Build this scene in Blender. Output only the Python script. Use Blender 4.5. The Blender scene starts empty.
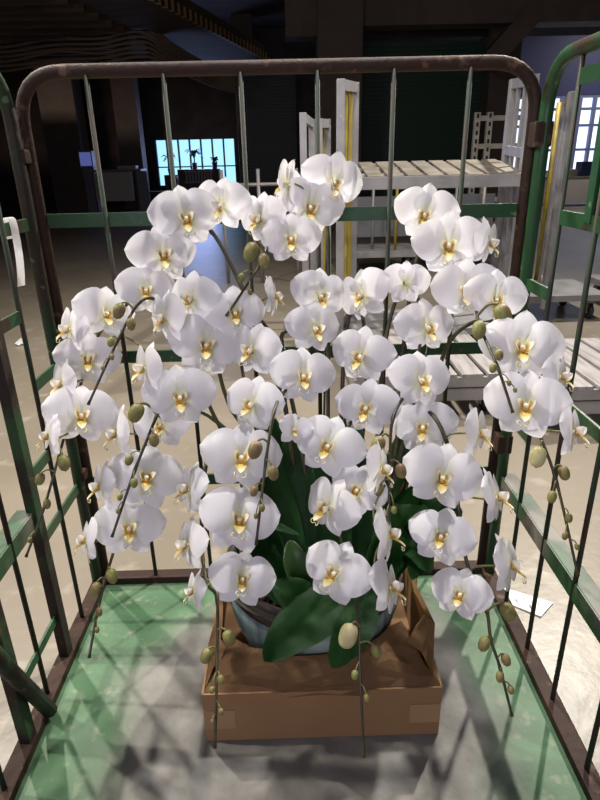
import bpy, bmesh, math, random
from mathutils import Vector, Matrix, Euler, noise
random.seed(7)
S = bpy.context.scene
COL = S.collection
V = Vector
# ---------------------------------------------------------------- camera
F, PITCH, ROLL, YAW = 582.93, .387, -.0229, .0104
CAM = V((.0138, -1.361, 1.2965))
FW = V((math.sin(YAW)*math.cos(PITCH), math.cos(YAW)*math.cos(PITCH), -math.sin(PITCH)))
r0 = V((math.cos(YAW), -math.sin(YAW), 0)); u0 = r0.cross(FW)
RT = r0*math.cos(ROLL)+u0*math.sin(ROLL); UP = u0*math.cos(ROLL)-r0*math.sin(ROLL)
cd = bpy.data.cameras.new('camera'); cam = bpy.data.objects.new('camera', cd); COL.objects.link(cam)
cam.matrix_world = Matrix(((RT.x, UP.x, -FW.x, CAM.x), (RT.y, UP.y, -FW.y, CAM.y), (RT.z, UP.z, -FW.z, CAM.z), (0, 0, 0, 1)))
cd.sensor_fit = 'VERTICAL'; cd.sensor_height = 24.0; cd.lens = F/800*24.0
cd.clip_start = .02; cd.clip_end = 200
S.camera = cam
def ray(x, y): return FW+RT*((x-300)/F)+UP*((400-y)/F)
def U(x, y, d): return CAM+ray(x, y)*d                      # point at depth d
def UZ(x, y, z): q = ray(x, y); return CAM+q*((z-CAM.z)/q.z)   # on a level plane
def UY(x, y, Y): q = ray(x, y); return CAM+q*((Y-CAM.y)/q.y)   # on a plane facing the viewer
def UX(x, y, X): q = ray(x, y); return CAM+q*((X-CAM.x)/q.x)   # on a side plane
# ---------------------------------------------------------------- world, lights, exposure
W = bpy.data.worlds.new('world'); S.world = W; W.use_nodes = True
W.node_tree.nodes['Background'].inputs[0].default_value = (.55, .6, .8, 1)
W.node_tree.nodes['Background'].inputs[1].default_value = .03
def area(name, loc, to, size, power, col):
    l = bpy.data.lights.new(name, 'AREA'); l.shape = 'DISK'; l.size = size; l.energy = power; l.color = col
    o = bpy.data.objects.new(name, l); COL.objects.link(o); o.location = loc
    o.rotation_euler = (V(to)-V(loc)).to_track_quat('-Z', 'Y').to_euler(); return o
area('ceiling_or_fill_lamp', (-3.6, -.1, 4.0), (0, -.3, .3), .12, 125, (1, .93, .82))
area('ceiling_or_fill_lamp', (-2.3, 1.9, 4.0), (0, -.3, .3), .12, 120, (1, .93, .82))
area('ceiling_or_fill_lamp', (2.7, 3.4, 4.5), (.3, 0, .3), .12, 250, (1, .93, .82))
area('ceiling_or_fill_lamp', (.2, .55, 4.2), (0.1, -.4, .3), .2, 100, (1, .96, .92))
area('ceiling_or_fill_lamp', (8.2, 12.9, 4.6), (8.2, 12.9, 0), .6, 85, (1, .95, .88))
area('ceiling_or_fill_lamp', (-6.0, 12.5, 4.4), (-6, 12.5, 0), .6, 150, (1, .8, .65))  # unseen warm fill, added to brighten the dim left bay and its column
area('dock_daylight', (-.5, -4.2, 2.3), (0, 0, .9), 2.0, 57, (.86, .82, 1))
area('opening_daylight', (-3.1, 19.7, 1.4), (-1.5, 8, 0), 1.5, 75, (.40, .5, 1))
S.view_settings.view_transform = 'Standard'; S.view_settings.look = 'None'
S.view_settings.exposure = 0.38; S.view_settings.gamma = 1; S.view_settings.use_curve_mapping = False
# ---------------------------------------------------------------- materials
def mat(name, col, rough=.6, metal=0, col2=None, scale=8, lo=.4, hi=.6, col3=None, scale3=30, lo3=.6, hi3=.66,
        bump=0, bscale=60, emit=None, estr=1, attr=None, sss=0, transl=0, spec=.5, aniso=None, coat=0):
    m = bpy.data.materials.new(name); m.use_nodes = True; nt = m.node_tree; N = nt.nodes; L = nt.links
    b = N['Principled BSDF']; b.inputs['Roughness'].default_value = rough; b.inputs['Metallic'].default_value = metal
    b.inputs['Specular IOR Level'].default_value = spec
    if coat: b.inputs['Coat Weight'].default_value = coat; b.inputs['Coat Roughness'].default_value = .1
    tc = N.new('ShaderNodeTexCoord')
    def nz(sc, det=6, vec=None):
        n = N.new('ShaderNodeTexNoise'); n.inputs['Scale'].default_value = sc; n.inputs['Detail'].default_value = det
        if aniso:
            mp = N.new('ShaderNodeMapping'); mp.inputs['Scale'].default_value = aniso; L.new(tc.outputs['Object'], mp.inputs[0]); L.new(mp.outputs[0], n.inputs['Vector'])
        else: L.new(tc.outputs['Object'], n.inputs['Vector'])
        return n.outputs['Fac']
    def ramp(src, a, b_):
        r = N.new('ShaderNodeMapRange'); r.inputs[1].default_value = a; r.inputs[2].default_value = b_; L.new(src, r.inputs[0]); return r.outputs[0]
    def mix(fac, A, B):
        x = N.new('ShaderNodeMix'); x.data_type = 'RGBA'; L.new(fac, x.inputs[0])
        for i, c in ((6, A), (7, B)):
            if isinstance(c, tuple): x.inputs[i].default_value = (*c, 1)
            else: L.new(c, x.inputs[i])
        return x.outputs[2]
    c = col
    if attr:
        a = N.new('ShaderNodeAttribute'); a.attribute_name = attr; c = a.outputs['Color']
    if col2: c = mix(ramp(nz(scale), lo, hi), c, col2)
    if col3: c = mix(ramp(nz(scale3), lo3, hi3), c, col3)
    if isinstance(c, tuple): b.inputs['Base Color'].default_value = (*c, 1)
    else: L.new(c, b.inputs['Base Color'])
    if bump:
        bp = N.new('ShaderNodeBump'); bp.inputs['Strength'].default_value = bump; bp.inputs['Distance'].default_value = .01
        L.new(nz(bscale), bp.inputs['Height']); L.new(bp.outputs[0], b.inputs['Normal'])
    if emit: b.inputs['Emission Color'].default_value = (*emit, 1); b.inputs['Emission Strength'].default_value = estr
    if transl:
        t = N.new('ShaderNodeBsdfTranslucent'); ms = N.new('ShaderNodeMixShader'); ms.inputs[0].default_value = transl
        if isinstance(c, tuple): t.inputs[0].default_value = (*c, 1)
        else: L.new(c, t.inputs[0])
        L.new(b.outputs[0], ms.inputs[1]); L.new(t.outputs[0], ms.inputs[2]); L.new(ms.outputs[0], N['Material Output'].inputs[0])
    return m
M = {}
GREEN = (.014, .064, .021); RUST = (.034, .014, .008); RUST2 = (.03, .014, .009)
M['green'] = mat('green_paint', GREEN, .42, 0, RUST, 9, .58, .66, (.12, .2, .1), 26, .68, .72, .15, 40)
M['greenrust'] = mat('green_paint_rusted', (.010, .036, .012), .6, 0, (.022, .011, .007), 7, .40, .52, (.10, .15, .085), 34, .64, .69, .3, 50)
M['rust'] = mat('rusty_steel', RUST, .65, 0, RUST2, 14, .4, .6, (.13, .075, .045), 30, .62, .72, .3, 60, spec=.3)
M['rustgreen'] = mat('rusty_steel_with_paint', (.018, .009, .006), .65, .1, (.02, .06, .02), 6, .52, .6, (.1, .05, .03), 30, .64, .7, .3, 60)
M['rod'] = mat('green_rod', (.010, .024, .010), .7, 0, RUST2, 12, .45, .6)
M['bark_dark'] = mat('bark', (.02, .014, .01), .9, 0, (.05, .03, .018), 40)
# ---------------------------------------------------------------- mesh helpers
def grid_tube(bm, pts, rad, seg=8, cap=True):
    n = len(pts); rings = []; prev = None
    for i, p in enumerate(pts):
        t = (pts[min(i+1, n-1)]-pts[max(i-1, 0)]).normalized()
        if prev is None: a = t.cross(V((.13, .21, .97))).normalized() if abs(t.z) < .95 else t.cross(V((1, .1, 0))).normalized()
        else: a = (prev-t*prev.dot(t)).normalized()
        prev = a; b = t.cross(a); r = rad[i] if isinstance(rad, (list, tuple)) else rad
        rings.append([bm.verts.new(p+(a*math.cos(2*math.pi*k/seg)+b*math.sin(2*math.pi*k/seg))*r) for k in range(seg)])
    for i in range(n-1):
        for k in range(seg): bm.faces.new((rings[i][k], rings[i][(k+1) % seg], rings[i+1][(k+1) % seg], rings[i+1][k])).smooth = True
    if cap: bm.faces.new(rings[0][::-1]); bm.faces.new(rings[-1])
def smooth_path(P, n=6):
    Q = []; P = [V(p) for p in P]
    for i in range(len(P)-1):
        a, b, c, d = P[max(i-1, 0)], P[i], P[i+1], P[min(i+2, len(P)-1)]
        for k in range(n):
            t = k/n
            Q.append(.5*((2*b)+(c-a)*t+(2*a-5*b+4*c-d)*t*t+(3*b-a-3*c+d)*t**3))
    Q.append(P[-1]); return Q
def round_path(P, r, n=6):
    P = [V(p) for p in P]; Q = [P[0]]
    for i in range(1, len(P)-1):
        a = (P[i-1]-P[i]).normalized(); b = (P[i+1]-P[i]).normalized()
        for k in range(n+1):
            t = k/n; Q.append((1-t)**2*(P[i]+a*r)+2*t*(1-t)*P[i]+t*t*(P[i]+b*r))
    Q.append(P[-1]); return Q
def box(bm, c, s, rot=None, bev=0):
    r = bmesh.ops.create_cube(bm, size=1); mx = Matrix.Translation(V(c)) @ (rot.to_4x4() if rot else Matrix()) @ Matrix.Diagonal((*s, 1))
    bmesh.ops.transform(bm, matrix=mx, verts=r['verts'])
    if bev: bmesh.ops.bevel(bm, geom=list({e for v in r['verts'] for e in v.link_edges}), offset=bev, segments=2, affect='EDGES', profile=.7)
def beam(bm, a, b, w, h, up=(0, 0, 1), bev=0):      # bar from a to b, w across, h along up
    a, b = V(a), V(b); t = (b-a).normalized(); x = t.cross(V(up)).normalized(); y = x.cross(t)
    box(bm, (a+b)/2, ((b-a).length, w, h), Matrix((t, x, y)).transposed(), bev)
def lathe(bm, prof, seg=40):
    rings = [[bm.verts.new((r*math.cos(2*math.pi*k/seg), r*math.sin(2*math.pi*k/seg), z)) for k in range(seg)] for r, z in prof]
    for i in range(len(prof)-1):
        for k in range(seg): bm.faces.new((rings[i][k], rings[i][(k+1) % seg], rings[i+1][(k+1) % seg], rings[i+1][k])).smooth = True
    return rings
def B(): return bmesh.new()
def obj(name, bm, m, parent=None, local=False):
    """link ONE mesh object; coordinates in bm are world ones unless local"""
    me = bpy.data.meshes.new(name)
    if parent and not local:
        bmesh.ops.translate(bm, verts=bm.verts, vec=-wloc(parent))
    elif not parent and not local:      # put the origin at the base of the thing
        xs = [v.co for v in bm.verts]
        o0 = V(((min(p.x for p in xs)+max(p.x for p in xs))/2, (min(p.y for p in xs)+max(p.y for p in xs))/2, min(p.z for p in xs)))
        bmesh.ops.translate(bm, verts=bm.verts, vec=-o0)
    bmesh.ops.recalc_face_normals(bm, faces=bm.faces) if not local else None
    bm.to_mesh(me); bm.free()
    o = bpy.data.objects.new(name, me); COL.objects.link(o)
    if isinstance(m, str): m = M[m]
    me.materials.append(m)
    if parent: o.parent = parent
    elif not local: o.location = o0
    return o
def wloc(o):
    p = V((0, 0, 0))
    while o: p = p+o.location; o = o.parent
    return p
def thing(name, label, cat, loc, group=None):
    o = bpy.data.objects.new(name, None); COL.objects.link(o); o.location = loc; o.empty_display_size = .1
    tag(o, label, cat, group); return o
def tag(o, label, cat, group=None):
    o['label'] = label; o['category'] = cat
    if group: o['group'] = group
    return o
def struct(name, bm, m):
    o = obj(name, bm, m); o['kind'] = 'structure'; return o
def dup(o, loc, label=None, parent=None):
    c = o.copy(); COL.objects.link(c)
    if parent: c.parent = parent
    else: c.location = loc
    if label: c['label'] = label
    for ch in list(o.children): dup(ch, None, None, c)
    return c
# ================================================================ THE HALL
M['floor'] = mat('floor_concrete', (.23, .197, .155), .36, 0, (.18, .154, .12), 1.3, .35, .7, (.31, .275, .225), 9, .58, .75, .12, 25)
M['wall'] = mat('wall_dark', (.06, .045, .04), .8, 0, (.04, .03, .028), 1.5)
M['concrete'] = mat('concrete', (.13, .10, .085), .85, 0, (.10, .078, .068), 2.5, .35, .65, bump=.2, bscale=30)
M['soffit'] = mat('soffit', (.10, .07, .05), .8, 0, (.06, .04, .03), 5, aniso=(.3, 3, 1))
M['shutter'] = mat('shutter_green', (.012, .05, .028), .5)
M['shutterdark'] = mat('shutter_dark', (.03, .032, .03), .5)
M['bluewall'] = mat('blue_wall', (.03, .035, .12), .6)
M['day'] = mat('daylight_pane', (.3, .6, .8), .3, emit=(.36, .72, .95), estr=1.0)
M['day2'] = mat('hazy_pane', (.6, .7, .9), .3, emit=(.72, .8, 1.0), estr=1.1)
M['frame_dark'] = mat('frame_dark', (.02, .04, .07), .5)
M['alu'] = mat('aluminium', (.34, .33, .34), .45, .3, (.25, .245, .25), 6, .4, .65, (.42, .42, .42), 30, .65, .75)
M['cream'] = mat('cream_paint', (.46, .43, .38), .5, 0, (.36, .33, .28), 8)
M['yellow'] = mat('yellow_paint', (.38, .29, .03), .5, 0, (.27, .2, .03), 10)
M['wood'] = mat('pale_slat', (.36, .34, .34), .5, .1, (.24, .22, .22), 5, .4, .65, aniso=(8, 1, 1))
M['black'] = mat('black_rubber', (.012, .012, .012), .6)
M['greybox'] = mat('grey_machine', (.16, .16, .19), .5)
M['whitepanel'] = mat('white_panel', (.42, .38, .36), .6)
M['brown'] = mat('brown_board', (.10, .07, .05), .7)
M['leafdark'] = mat('far_leaf', (.02, .06, .025), .6)
bm = B(); box(bm, (-1, 6.5, -.05), (30, 33, .1)); struct('floor', bm, 'floor')
bm = B(); box(bm, (-1, 8.5, 5.25), (30, 29, .1)); struct('ceiling', bm, 'wall')
bm = B()                                             # back wall with the opening to the daylight
ox0, ox1, oz0, oz1 = -4.44, -1.74, .62, 2.12
for c, s in (((-9.72, 20.1, 2.6), (10.56, .2, 5.2)), ((-.37, 20.1, 2.6), (2.74, .2, 5.2)), (((ox0+ox1)/2, 20.1, oz0/2), (2.7, .2, oz0)), (((ox0+ox1)/2, 20.1, (oz1+5.2)/2), (2.7, .2, 5.2-oz1)), ((7.5, 20.1, 2.6), (13, .2, 5.2))): box(bm, c, s)
struct('wall_back', bm, 'wall')
bm = B(); box(bm, (-15.1, 8.5, 2.6), (.2, 29, 5.2)); struct('wall_left', bm, 'wall')
bm = B(); box(bm, (14.1, 8.5, 2.6), (.2, 29, 5.2)); struct('wall_right', bm, 'wall')
# opening with glazing
bm = B()
for k in range(8): x = ox0+.02+(ox1-ox0-.04)*k/7; box(bm, (x, 20.1, (oz0+oz1)/2), (.05, .12, oz1-oz0))
for z in (oz0+.02, oz0+.62, oz1-.02): box(bm, ((ox0+ox1)/2, 20.1, z), (ox1-ox0, .1, .04))
w = struct('window_1', bm, 'frame_dark')
bm = B(); box(bm, ((ox0+ox1)/2, 20.17, (oz0+oz1)/2), (ox1-ox0, .02, oz1-oz0)); obj('pane', bm, 'day', w)
# columns and beams
bm = B(); box(bm, (1.03, 11.4, 2.6), (.84, .8, 5.2), bev=.03); struct('trim_1', bm, 'concrete')
bm = B(); box(bm, (6.0, 11.4, 4.45), (9.1, .5, 1.7)); beam(bm, (3.85, 11.3, 2.95), (4.6, 11.3, 3.75), .4, .35); struct('trim_2', bm, 'concrete')
bm = B(); box(bm, (.33, 11.4, 4.3), (.6, .5, 1.7)); struct('trim_3', bm, 'concrete')
bm = B(); box(bm, (-6.42, 17.4, 2.6), (1.0, .8, 5.2), bev=.03); box(bm, (-6.42, 16.98, 2.0), (.98, .05, .03)); struct('trim_4', bm, 'concrete')
bm = B(); box(bm, (-1.2, 18.2, 2.6), (.55, .6, 5.2), bev=.03); struct('trim_5', bm, 'concrete')
bm = B(); box(bm, (-4.85, 18.6, 2.6), (.7, .6, 5.2), bev=.03); struct('trim_6', bm, 'concrete')
bm = B(); box(bm, (4.45, 12.3, 2.6), (.6, .6, 5.2), bev=.02); struct('trim_7', bm, 'concrete')
# green roller shutter between column and pillar
bm = B()
for k in range(44): box(bm, (2.8, 12.45, .05+k*.08), (2.8, .04, .074))
struct('door_1', bm, 'shutter')
bm = B(); box(bm, (2.8, 12.5, 4.4), (2.8, .3, 1.6)); struct('wall_right_back', bm, 'wall')
bm = B()
for k in range(44): box(bm, (-.45, 15.0, .05+k*.08), (1.4, .04, .074))
struct('door_2', bm, 'shutterdark')
# far right bay: blue wall over a bright window band
bm = B(); box(bm, (9.4, 15.0, 3.35), (9.2, .2, 1.3)); struct('wall_far_bay', bm, 'bluewall')
bm = B(); box(bm, (9.4, 15.0, .45), (9.2, .2, .9)); struct('wall_far_bay_sill', bm, 'whitepanel')
bm = B()
for k in range(22): box(bm, (4.85+k*.42, 14.95, 1.8), (.07 if k % 3 else .16, .12, 1.8))
for z in (.93, 1.45, 2.02, 2.4, 2.68): box(bm, (9.4, 14.95, z), (9.2, .1, .06))
M['bluegrey'] = mat('blue_grey_frame', (.16, .18, .34), .6)
w = struct('window_2', bm, 'bluegrey')
bm = B(); box(bm, (9.4, 15.03, 1.8), (9.2, .03, 1.8)); obj('pane', bm, 'day2', w)
# overhead gallery slab with striped edge, upper left
bm = B()
e0, e1 = V((-2.75, 5.4, 3.5)), V((-.45, 14.06, 3.5))
vs = [V((-11, 5.4, 3.5)), e0, e1, V((-11, 14.06, 3.5))]
lo = [bm.verts.new(v) for v in vs]; hi_ = [bm.verts.new(v+V((0, 0, .3))) for v in vs]
bm.faces.new(lo[::-1]); bm.faces.new(hi_)
for k in range(4): bm.faces.new((lo[k], lo[(k+1) % 4], hi_[(k+1) % 4], hi_[k]))
for k in range(16): box(bm, (-7, 5.8+k*.5, 3.46), (8.0+(k*.5)*.26-.6, .12, .1))
struct('trim_8', bm, 'soffit')
m = mat('hazard_stripes', (.5, .3, .05), .6); nt = m.node_tree
tc = nt.nodes.new('ShaderNodeTexCoord'); wv = nt.nodes.new('ShaderNodeTexWave'); wv.bands_direction = 'Y'; wv.inputs['Scale'].default_value = 1.45; wv.inputs['Distortion'].default_value = 0
cr = nt.nodes.new('ShaderNodeValToRGB'); cr.color_ramp.interpolation = 'CONSTANT'; cr.color_ramp.elements[0].color = (.02, .015, .012, 1); cr.color_ramp.elements[1].position = .5; cr.color_ramp.elements[1].color = (.42, .26, .10, 1)
nt.links.new(tc.outputs['Object'], wv.inputs[0]); nt.links.new(wv.outputs['Fac'], cr.inputs[0]); nt.links.new(cr.outputs[0], nt.nodes['Principled BSDF'].inputs['Base Color'])
bm = B(); beam(bm, e0+V((.03, 0, .06)), e1+V((.03, 0, .06)), .06, .15); struct('trim_9', bm, m)

# ================================================================ THE ROLL CAGE
HW, DZ = .55, .2
cage = thing('roll_cage_trolley', 'green and rust brown wheeled roll cage with pipe frames holding the white orchids', 'roll cage', (0, -.4, 0))
m = mat('deck_paint', (.040, .108, .046), .55, 0, (.072, .155, .076), 5, .4, .6, (.16, .20, .13), 30, .56, .72, .12, 70)
nt = m.node_tree; N = nt.nodes; L = nt.links; bs = N['Principled BSDF']
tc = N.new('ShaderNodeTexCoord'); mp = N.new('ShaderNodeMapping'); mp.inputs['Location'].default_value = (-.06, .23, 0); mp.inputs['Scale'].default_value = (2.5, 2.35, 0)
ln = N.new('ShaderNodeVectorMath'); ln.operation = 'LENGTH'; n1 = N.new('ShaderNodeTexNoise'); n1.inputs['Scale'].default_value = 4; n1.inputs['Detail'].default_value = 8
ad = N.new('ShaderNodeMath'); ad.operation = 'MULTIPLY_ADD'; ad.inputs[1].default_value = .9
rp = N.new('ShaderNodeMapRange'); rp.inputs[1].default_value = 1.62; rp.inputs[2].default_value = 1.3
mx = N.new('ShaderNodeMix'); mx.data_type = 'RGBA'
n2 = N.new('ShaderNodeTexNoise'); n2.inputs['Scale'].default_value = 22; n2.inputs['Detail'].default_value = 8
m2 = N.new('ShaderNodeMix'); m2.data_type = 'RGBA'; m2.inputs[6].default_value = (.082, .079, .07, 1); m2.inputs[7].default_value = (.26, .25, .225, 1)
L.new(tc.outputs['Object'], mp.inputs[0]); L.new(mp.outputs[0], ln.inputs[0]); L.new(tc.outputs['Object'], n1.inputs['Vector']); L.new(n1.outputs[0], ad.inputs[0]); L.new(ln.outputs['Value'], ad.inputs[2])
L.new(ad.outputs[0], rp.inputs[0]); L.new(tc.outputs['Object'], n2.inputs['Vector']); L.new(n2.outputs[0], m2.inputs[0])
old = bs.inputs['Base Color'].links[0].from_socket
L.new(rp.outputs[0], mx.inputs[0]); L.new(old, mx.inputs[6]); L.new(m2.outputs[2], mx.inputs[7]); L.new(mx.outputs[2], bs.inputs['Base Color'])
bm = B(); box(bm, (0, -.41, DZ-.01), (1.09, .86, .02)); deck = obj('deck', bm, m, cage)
for a, b_ in (((-HW, .012, DZ-.005), (-HW, -.84, DZ-.005)), ((HW, .012, DZ-.005), (HW, -.84, DZ-.005)), ((-HW, 0, DZ-.005), (HW, 0, DZ-.005)), ((-HW, -.83, DZ-.005), (HW, -.83, DZ-.005))):
    bm = B(); beam(bm, a, b_, .036, .05, bev=.004); obj('base_rail', bm, 'rust', deck)
for x in (-.44, .44):
    for y in (-.1, -.74):
        bm = B(); box(bm, (x, y, .155), (.09, .09, .03)); box(bm, (x-.03, y, .1), (.006, .05, .1)); box(bm, (x+.03, y, .1), (.006, .05, .1)); c = obj('caster_bracket', bm, 'rust', cage)
        bm = B(); grid_tube(bm, [V((x-.02, y, .06)), V((x-.018, y, .06)), V((x+.018, y, .06)), V((x+.02, y, .06))], [.052, .06, .06, .052], 20); obj('wheel', bm, 'black', c)
# back frame
TOPZ = 1.478
def flat(name, a, b_, m, par, h=.03, w=.006): bm = B(); beam(bm, a, b_, w, h, bev=.001); return obj(name, bm, m, par)
def pole(name, a, b_, r, m, par): bm = B(); grid_tube(bm, [V(a), V(b_)], r, 10); return obj(name, bm, m, par)
bm = B(); grid_tube(bm, round_path([(-HW+.012, 0, DZ), (-HW+.012, 0, TOPZ), (HW-.012, 0, TOPZ), (HW-.012, 0, DZ)], .10, 8), .0138, 12)
bf = obj('back_frame', bm, 'rust', cage)
for z, mm in ((1.187, 'green'), (.866, 'green'), (.52, 'green')): flat('crossbar', (-HW+.02, .004, z), (HW-.02, .004, z), mm, bf)
for k in range(1, 7):
    x = -HW+2*HW*k/7; pole('rod', (x, -.006, DZ), (x, -.006, TOPZ), .0052, 'rod', bf)
# side frames
def side(sx, mm, mid_posts, rods, bars, wide):
    x = sx*(HW+.0); yb = -.032
    bm = B(); grid_tube(bm, round_path([(x, yb, DZ), (x, yb, TOPZ), (x, -.83, TOPZ), (x, -.83, DZ)], .10, 8), .0138, 12)
    sf = obj('side_frame', bm, mm, cage)
    for y, r in mid_posts: bm = B(); beam(bm, (x, y, DZ), (x, y, TOPZ), .03, .022, (1, 0, 0), .003); obj('post', bm, 'rustgreen' if sx < 0 else 'green', sf)
    for y in rods: pole('rod', (x, y, DZ), (x, y, TOPZ), .0052, 'rod', sf)
    for y0, y1, z, h in bars: flat('crossbar', (x, y0, z), (x, y1, z), 'green', sf, h)
    for y0, y1, z in wide:
        bm = B(); beam(bm, (x, y0, z), (x, y1, z), .007, .04, bev=.001); beam(bm, (x+sx*.018, y0, z+.018), (x+sx*.018, y1, z+.018), .036, .006, bev=.001)
        obj('angle_bar', bm, 'anglebar', sf)
    return sf
M['anglebar'] = mat('worn_green_bar', (.016, .07, .025), .5, 0, (.13, .125, .105), 6, .5, .6, (.05, .03, .02), 25, .66, .72)
sl = side(-1, 'greenrust', [(-.283, 0), (-.506, 0)], [-.165, -.40, -.612, -.72],
     [(-.04, -.16, 1.185, .026), (-.04, -.165, .857, .026), (-.04, -.28, .533, .026), (-.165, -.28, 1.013, .026), (-.165, -.28, .692, .026), (-.30, -.50, .335, .022), (-.50, -.82, 1.185, .026), (-.50, -.82, .85, .026)], [(-.285, -.82, .60)])
bm = B(); grid_tube(bm, [V((-HW+.02, -.44, .215)), V((-HW+.02, -.535, .43)), V((-HW+.02, -.66, .74))], .0155, 10); obj('brace', bm, 'rustgreen', sl)
sr = side(1, 'green', [], [-.165, -.312, -.455, -.61, -.75],
     [(-.04, -.165, 1.03, .026), (-.04, -.165, .698, .026), (-.165, -.82, 1.185, .028), (-.312, -.62, .84, .026), (-.165, -.82, 1.43, .028)], [(-.03, -.83, .51)])
bm = B(); beam(bm, (HW, -.285, 1.185), (HW, -.285, 1.43), .024, .012, (1, 0, 0)); obj('post', bm, 'green', sr)
# clamps tying the frames together at the corners
for x, zs in ((-HW, (1.32, .93, .56)), (HW, (1.34, .62))):
    for z in zs: bm = B(); box(bm, (x*.992, -.018, z), (.038, .054, .05) if x > 0 else (.03, .044, .028), bev=.005); obj('corner_clamp', bm, 'rust', cage)

# ================================================================ THE KRAFT BOX
M['kraft'] = mat('kraft_card', (.27, .15, .064), .75, 0, (.23, .125, .052), 3, bump=.06, bscale=20)
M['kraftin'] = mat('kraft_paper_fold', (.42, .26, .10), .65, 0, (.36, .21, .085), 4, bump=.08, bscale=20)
M['tape'] = mat('packing_tape', (.32, .19, .09), .28)
bx = thing('cardboard_box', 'brown kraft cardboard box with crumpled open flaps wrapped round the flower pot', 'box', (.055, -.36, DZ))
x0, x1, y0, y1, zt = -.183, .290, -.512, -.062, .330
bm = B(); t = .004
for c, s in ((((x0+x1)/2, y0, (DZ+zt)/2+.001), (x1-x0, t, zt-DZ-.002)), (((x0+x1)/2, y1, (DZ+zt)/2+.001), (x1-x0, t, zt-DZ-.002)), ((x0, (y0+y1)/2, (DZ+zt)/2+.001), (t, y1-y0, zt-DZ-.002)), ((x1, (y0+y1)/2, (DZ+zt)/2+.001), (t, y1-y0, zt-DZ-.002)), (((x0+x1)/2, (y0+y1)/2, DZ+.003), (x1-x0, y1-y0, .004))): box(bm, c, s)
obj('box_body', bm, 'kraft', bx)
def sheet(name, rows, m, par, amp=.004, sub=3, seed=0):
    """folded paper sheet: rows of points, creased facets, given a little thickness"""
    bm = B(); R = random.Random(seed); nr, nc = len(rows), len(rows[0]); G = []
    for i in range((nr-1)*sub+1):
        a = min(i//sub, nr-2); u = i/sub-a; r = []
        for j in range((nc-1)*sub+1):
            b_ = min(j//sub, nc-2); v = j/sub-b_
            p = (V(rows[a][b_])*(1-u)+V(rows[a+1][b_])*u)*(1-v)+(V(rows[a][b_+1])*(1-u)+V(rows[a+1][b_+1])*u)*v
            if i > 0: p += V((R.uniform(-1, 1), R.uniform(-1, 1), R.uniform(-1, 1)))*amp
            r.append(bm.verts.new(p))
        G.append(r)
    for i in range(len(G)-1):
        for j in range(len(G[0])-1):
            q = (G[i][j], G[i][j+1], G[i+1][j+1], G[i+1][j])
            if R.random() < .5: bm.faces.new(q[:3]); bm.faces.new((q[0], q[2], q[3]))
            else: bm.faces.new((q[0], q[1], q[3])); bm.faces.new(q[1:])
    bmesh.ops.solidify(bm, geom=bm.faces[:], thickness=.0025)
    return obj(name, bm, m, par)
sheet('front_flap', [[(x0+.002, y0+.004, zt), (-.10, y0-.001, zt-.004), (-.03, y0-.002, zt-.016), (.05, y0-.003, zt-.008), (.13, y0-.002, zt-.016), (.21, y0, zt-.006), (x1-.002, y0+.004, zt)],
                     [(-.158, -.475, .350), (-.098, -.495, .358), (-.035, -.509, .346), (.05, -.512, .352), (.13, -.508, .346), (.20, -.492, .356), (.268, -.475, .352)],
                     [(-.145, -.435, .366), (-.092, -.472, .374), (-.03, -.492, .370), (.05, -.498, .378), (.12, -.490, .372), (.185, -.462, .380), (.240, -.43, .380)],
                     [(-.135, -.405, .378), (-.084, -.449, .384), (-.03, -.478, .388), (.05, -.484, .392), (.115, -.478, .388), (.178, -.443, .394), (.224, -.402, .398)]], 'kraft', bx, .0042, 2, 3)
sheet('left_flap', [[(x0+.003, y0+.01, zt), (x0+.003, -.40, zt), (x0+.003, -.28, zt), (x0+.003, y1-.005, zt)],
                    [(-.162, -.475, .358), (-.178, -.40, .362), (-.176, -.28, .38), (-.165, -.19, .38)],
                    [(-.142, -.435, .372), (-.158, -.38, .380), (-.165, -.28, .392), (-.158, -.21, .41)]], 'kraft', bx, .005, 2, 5)
sheet('right_flap', [[(x1-.003, y0+.01, zt), (x1-.003, -.40, zt), (x1-.003, -.28, zt), (x1-.003, y1-.005, zt)],
                     [(.268, -.48, .362), (.296, -.40, .385), (.284, -.28, .385), (.298, -.18, .40)],
                     [(.236, -.44, .385), (.276, -.39, .405), (.256, -.28, .43), (.282, -.17, .462)]], 'kraftin', bx, .007, 2, 8)
sheet('back_flap', [[(x0+.01, y1-.003, zt), (.05, y1-.003, zt), (x1-.01, y1-.003, zt)], [(x0+.02, y1+.004, .40), (.05, y1+.006, .41), (x1-.03, y1+.004, .42)], [(x0+.04, y1+.0, .425), (.05, y1+.006, .44), (x1-.04, y1, .455)]], 'kraft', bx, .004, 2, 9)
for xx, ww in ((x0+.03, .062), (x1-.03, .062)):
    bm = B(); box(bm, (xx, y0-.0028, .262), (ww, .0012, .05)); obj('tape', bm, 'tape', bx)
# ================================================================ THE POTTED ORCHID
M['petal'] = mat('petal_white', (1, 1, 1), .55, attr='col', transl=.42, spec=.25, bump=.05, bscale=90)
M['lip'] = mat('lip_gold', (1, 1, 1), .5, attr='col', transl=.2, spec=.3)
M['column'] = mat('column_white', (.82, .76, .62), .45, transl=.15)
M['stem'] = mat('stem_dark', (.035, .028, .014), .45, 0, (.075, .07, .022), 14, .5, .65)
M['pedicel'] = mat('pedicel_green', (.16, .17, .055), .5, 0, (.12, .07, .04), 30, .5, .65)
M['bud'] = mat('bud_green', (.22, .225, .065), .5, 0, (.20, .125, .06), 45, .45, .65, transl=.1)
M['budpale'] = mat('bud_pale', (.58, .57, .26), .5, 0, (.50, .42, .24), 30, .45, .65, transl=.15)
M['leaf'] = mat('leaf_green', (.010, .048, .010), .5, 0, (.018, .07, .015), 12, .4, .65, transl=.05, spec=.18)
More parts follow.
